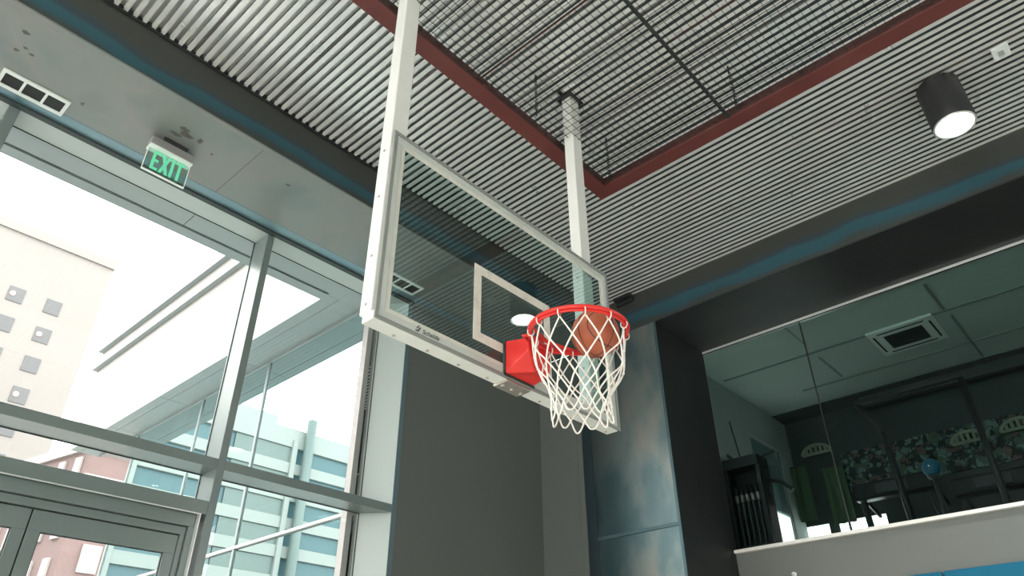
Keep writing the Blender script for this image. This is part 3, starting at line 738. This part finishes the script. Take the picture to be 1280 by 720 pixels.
bm = B(); box(bm, 9.35, 9.9, -4.1, 3.7, GC-.01, GC+.05); struct('ceiling_gym_rear', bm, M['gym_dark'])
bm = B(); box(bm, 9.50, 9.60, -4.1, 2.45, GC-.14, GC-.01); struct('trim_70', bm, M['gym_dark'])
for x,ym in ((7.84,3.5),(8.80,2.9)):
    bm = B(); box(bm, x-.012, x+.012, -4.1, ym, GC-.012, GC); struct('grid_bar', bm, M['gym_line'], gc)
bm = B(); box(bm, 6.95, 7.6, 2.343, 2.357, GC-.006, GC); struct('grid_bar', bm, M['gym_line'], gc)
for x0,x1,y in ((8.0,8.7,2.36),(8.0,9.3,.93),(7.15,7.8,.95)):
    bm = B(); box(bm, x0, x1, y-.013, y+.013, GC-.012, GC); struct('grid_bar', bm, M['gym_line'], gc)
bm = B()
box(bm, 7.0, 8.48, 3.58, 3.62, GF, GC); box(bm, 9.36, 9.75, 3.58, 3.62, GF, GC); box(bm, 8.48, 9.36, 3.58, 3.62, 3.30, GC)
struct('wall_gym_left', bm, M['gym_wall'])
gwn = sthing('window_21', (8.9,3.64,GF))
bm = B(); box(bm, 8.48, 9.36, 3.604, 3.614, GF, 3.30); obj('glass_pane', bm, M['glass'], gwn)
bm = B(); box(bm, 8.48, 8.50, 3.59, 3.62, GF, 3.30); box(bm, 9.345, 9.36, 3.59, 3.62, GF, 3.30); obj('window_frame', bm, M['alu'], gwn)
bm = B(); box(bm, 8.3, 9.7, 3.66, 3.70, 2.47, 3.5); obj('outer_shade_panel', bm, mat('teal outside shade', (.16,.27,.28), .6), gwn)
bm = B(); box(bm, 9.75, 9.79, -4.1, 2.58, GF, GC); box(bm,9.75,9.79,2.58,3.62,2.37,GC); box(bm,9.75,9.79,3.17,3.29,GF,2.37); struct('wall_gym_back', bm, M['gym_dark'])
gwm = sthing('window_22', (9.82,3.1,GF)); bm = B(); box(bm, 9.765, 9.775, 2.58, 3.17, GF, 2.37); obj('glass_pane', bm, M['glass'], gwm)
bm = B(); box(bm, 9.765, 9.775, 3.29, 3.58, GF, 2.37); obj('glass_pane', bm, M['glass'], gwm)
bm = B(); box(bm, 9.75,9.785,3.03,3.05,GF,2.37); obj('window_frame', bm, M['alu_gap'], gwm)
bm = B(); box(bm, 7.0, 9.9, -4.2, -4.1, GF, GC); struct('wall_gym_far', bm, M['gym_dark'])

# air conditioning cassette
ac = thing('ceiling_cassette', 'square ceiling air conditioning cassette with slatted grille beyond the gym glass', 'air conditioner', (8.12,1.40,GC-.03))
bm = B(); box(bm, 7.79, 8.46, 1.08, 1.76, GC-.03, GC, .006); cs = obj('panel', bm, M['white'], ac)
bm = B(); box(bm, 7.95, 8.30, 1.22, 1.62, GC-.036, GC-.030); gr = obj('grille', bm, M['ventdark'], ac)
bm = B()
for k in range(7): box(bm, 7.97+.047*k, 7.98+.047*k, 1.22, 1.62, GC-.040, GC-.036)
obj('grille_slat', bm, M['dark_grey'], gr)
bm = B()
box(bm, 7.85,7.87,1.18,1.66,GC-.034,GC-.03); box(bm, 8.38,8.40,1.18,1.66,GC-.034,GC-.03); box(bm, 7.90,8.35,1.12,1.14,GC-.034,GC-.03); box(bm, 7.90,8.35,1.70,1.72,GC-.034,GC-.03)
obj('louvre_slot', bm, M['ventdark'], cs)

# gym equipment, only its tops show above the sill
wr = thing('weight_rack', 'tall black rack hung with bars behind the left end of the gym glass', 'weight rack', (7.65,3.3,GF))
for y in (3.14,3.52):
    for x in (7.5,7.70):
        bm = B(); box(bm, x-.025, x+.025, y-.025, y+.025, GF, 2.66, .004); obj('upright', bm, M['black'], wr)
bm = B(); box(bm, 7.46, 7.74, 3.12, 3.54, 2.56, 2.68, .006); obj('top_shelf', bm, M['black'], wr)
for k in range(6):
    y = 3.18 + .062*k
    bm = B(); tube(bm, [(7.6,y,1.5),(7.6,y,2.4)], [.018,.018], 10); hb_ = obj('hanging_bar', bm, M['dark_grey'], wr)
    bm = B(); tube(bm, [(7.6,y,2.22),(7.6,y,2.30)], .022, 10); obj('sleeve', bm, M['bolt'], hb_)
bm = B(); box(bm, 7.52, 7.68, 3.15, 3.51, GF, 1.75, .01); obj('plate_stack', bm, M['black'], wr)
bm = B(); box(bm, 7.68, 7.70, 3.16, 3.50, GF, 2.56); box(bm, 7.5,7.70,3.525,3.54,GF,2.56); obj('back_panel', bm, M['black'], wr)
bm = B(); tube(bm, [(7.6,3.36,2.66),(7.6,3.42,3.17)], .008, 8); obj('pole', bm, M['black'], wr)
bm = B(); tube(bm, smooth_path([(7.6,3.52,2.78),(7.6,3.40,2.68),(7.6,3.20,2.67),(7.6,2.96,2.70)],4), .018, 8); obj('pull_up_arm', bm, M['black'], wr)
bm = B(); tube(bm, smooth_path([(7.62,3.14,2.42),(7.62,2.97,2.36),(7.62,2.86,2.25)],4), .022, 8); obj('hand_grip', bm, M['black'], wr)

def treadmill(y, x, lab, w=.85, z=2.36):
    t = thing('treadmill', lab, 'treadmill', (x,y,GF), 'treadmills behind the gym glass')
    bm = B(); box(bm, x-.12, x+1.25, y-w/2, y+w/2, GF, GF+.2, .02); obj('deck', bm, M['black'], t)
    for s in (-1,1):
        bm = B(); tube(bm, [(x+.2,y+s*(w/2-.06),GF+.2),(x+.05,y+s*(w/2-.08),z-.05)], .035, 8); obj('upright', bm, M['dark_grey'], t)
        bm = B(); tube(bm, smooth_path([(x+.05,y+s*(w/2-.08),z-.12),(x+.35,y+s*(w/2-.06),z-.14),(x+.6,y+s*(w/2-.06),z-.2)],3), .022, 8); obj('hand_rail', bm, M['black_gloss'], t)
    bm = B(); box(bm, x-.06, x+.10, y-w/2+.02, y+w/2-.02, z-.16, z+.02, .02); cn = obj('console', bm, M['black_gloss'], t)
    bm = B(); box(bm, x-.075, x-.06, y-.16, y+.16, z-.12, z-.02); obj('back_badge', bm, M['dark_grey'], cn)
treadmill(2.08, 8.4, 'black treadmill behind the gym glass nearest the bright low window')
treadmill(1.15, 8.4, 'black treadmill behind the gym glass further right, beside the blue ball', .8, 2.22)
treadmill(.25, 8.4, 'black treadmill behind the gym glass at the right edge', .8, 2.22)
cm = thing('cable_machine', 'black exercise frame with slanted arm standing just inside the gym glass', 'exercise machine', (7.9,1.9,GF))
bm = B(); tube(bm, [(7.9,1.86,GF),(7.9,1.88,2.2),(7.9,1.90,2.72)], .035, 8); obj('mast', bm, M['black'], cm)
bm = B(); tube(bm, [(7.9,1.89,2.66),(7.9,2.08,3.10)], .03, 8); obj('slanted_arm', bm, M['black'], cm)
bm = B(); box(bm, 7.87, 7.93, 1.0, 2.09, 3.07, 3.12, .01); obj('top_beam', bm, M['black'], cm)
bm = B(); tube(bm, [(7.9,1.04,3.08),(7.9,1.04,GF)], .03, 8); obj('rear_mast', bm, M['black'], cm)
bm = B(); box(bm, 7.85, 7.95, 1.0, 1.9, GF, GF+.06, .01); obj('foot_rail', bm, M['black'], cm)
bl = thing('exercise_ball', 'small blue exercise ball behind the gym glass beside the black exercise frame', 'ball', (7.7,1.52,2.12))
bm = B(); bmesh.ops.create_uvsphere(bm, u_segments=24, v_segments=16, radius=.085, matrix=Matrix.Translation((7.7,1.52,2.205)))
for fc in bm.faces: fc.smooth = True
obj('ball_shell', bm, mat('blue rubber', (.01,.12,.22), .4), bl, fixn=False)
bm = B(); tube(bm, [(7.7-.084,1.52,2.205),(7.7-.088,1.52,2.205)], .008, 8); obj('valve', bm, M['white'], bl)
st = thing('ball_stand', 'dark stand carrying the small blue exercise ball', 'stand', (7.7,1.52,GF))
bm = B(); tube(bm, [(7.7,1.52,GF),(7.7,1.52,2.10)], .025, 8); obj('stem', bm, M['dark_grey'], st)
bm = B(); lathe(bm, [(.025,2.09),(.05,2.105),(.062,2.13),(.055,2.132),(.001,2.112)], 7.7, 1.52, 20); obj('cup', bm, M['dark_grey'], st)
mu = thing('wall_mural', 'blotchy pale green and dark painted band high on the gym back wall', 'mural', (9.74,.8,2.65))
bm = B(); box(bm, 9.725, 9.748, -3.2, 2.95, 2.68, 3.20, .003); mp_ = obj('painted_board', bm, M['mural'], mu)
for y in (3.0,):
    pass
def fan(y, z, x, r, lab):
    t = thing('slatted_fan', lab, 'ornament', (x,y,z), 'slatted arched ornaments in the gym')
    pale = M['fanpale']
    bm = B(); tube(bm, [(x, y + r*math.cos(PI*k/14), z + .62*r*math.sin(PI*k/14)) for k in range(15)], .022, 6); tube(bm, [(x,y-r,z),(x,y+r,z)], .022, 6); obj('arch', bm, pale, t)
    for k in range(5):
        yy = y - r*.66 + r*.33*k
        hgt = .62*math.sqrt(max(0, r*r-(yy-y)**2))
        bm = B(); tube(bm, [(x,yy,z),(x,yy,z+hgt)], .02, 6); obj('slat', bm, pale, t)
M['fanpale'] = mat('pale painted slats', (.30,.32,.24), .6)
fan(3.20, 3.26, 9.66, .19, 'pale arched slatted ornament left of the gym glass joint')
fan(1.42, 2.98, 9.66, .19, 'pale arched slatted ornament above the right treadmills')
fan(.89, 3.0, 9.66, .19, 'pale arched slatted ornament at the right edge of the gym glass')
for y,z,lab in ((3.50,2.75,'green hanging banner beside the gym corner wall'),(3.03,2.65,'green hanging banner right of the gym glass joint')):
    t = thing('hanging_banner', lab, 'banner', (9.6,y,z-.35), 'green banners in the gym')
    bm = B(); 
    n = 10; 
    va = []
    for k in range(n+1):
        yy = y-.14+.28*k/n; xo = 9.6+.02*math.sin(k*1.3)
        va.append((bm.verts.new((xo,yy,z-.35)), bm.verts.new((xo,yy,z+.36)), bm.verts.new((xo+.006,yy,z-.35)), bm.verts.new((xo+.006,yy,z+.36))))
    for a,b in zip(va,va[1:]):
        bm.faces.new((a[0],b[0],b[1],a[1])); bm.faces.new((a[2],a[3],b[3],b[2])); bm.faces.new((a[1],b[1],b[3],a[3])); bm.faces.new((a[0],a[2],b[2],b[0]))
    bm.faces.new((va[0][0],va[0][1],va[0][3],va[0][2])); bm.faces.new((va[-1][0],va[-1][2],va[-1][3],va[-1][1]))
    obj('cloth', bm, mat('dull green cloth', (.07,.115,.06), .8), t)
    bm = B(); tube(bm, [(9.6,y-.17,z+.37),(9.6,y+.17,z+.37)], .012, 6); obj('rod', bm, M['dark_grey'], t)
gl_ = bpy.data.lights.new('gym_light','AREA'); gl_.energy = 12; gl_.size = .5; gl_.color=(.85,1,.97)
# glowing panel added out of view to light the gym
t = thing('gym_fill_panel', 'flat light panel added on the gym ceiling out of view', 'ceiling light', (8.3,-1.6,GC-.03))
bm = B(); box(bm, 8.0, 8.6, -2.2, -1.0, GC-.03, GC-.001, .004); obj('frame', bm, M['white'], t)
bm = B(); box(bm, 8.03, 8.57, -2.17, -1.03, GC-.034, GC-.030); obj('diffuser', bm, mat('added fill panel glow', (1,1,1), .5, emit=(.9,1,.97), estr=5), t)
bpy.data.lights.remove(gl_)

# ------------------------------------------------------------------ sky and view
w = bpy.data.worlds.new('overcast'); bpy.context.scene.world = w; w.use_nodes = True
bg = w.node_tree.nodes['Background']; bg.inputs[0].default_value = (1,.985,.95,1); bg.inputs[1].default_value = 6.4
sc = bpy.context.scene
sc.view_settings.view_transform = 'Standard'; sc.view_settings.look = 'None'; sc.view_settings.gamma = 1; sc.view_settings.exposure = 0.0
sc.view_settings.use_curve_mapping = False
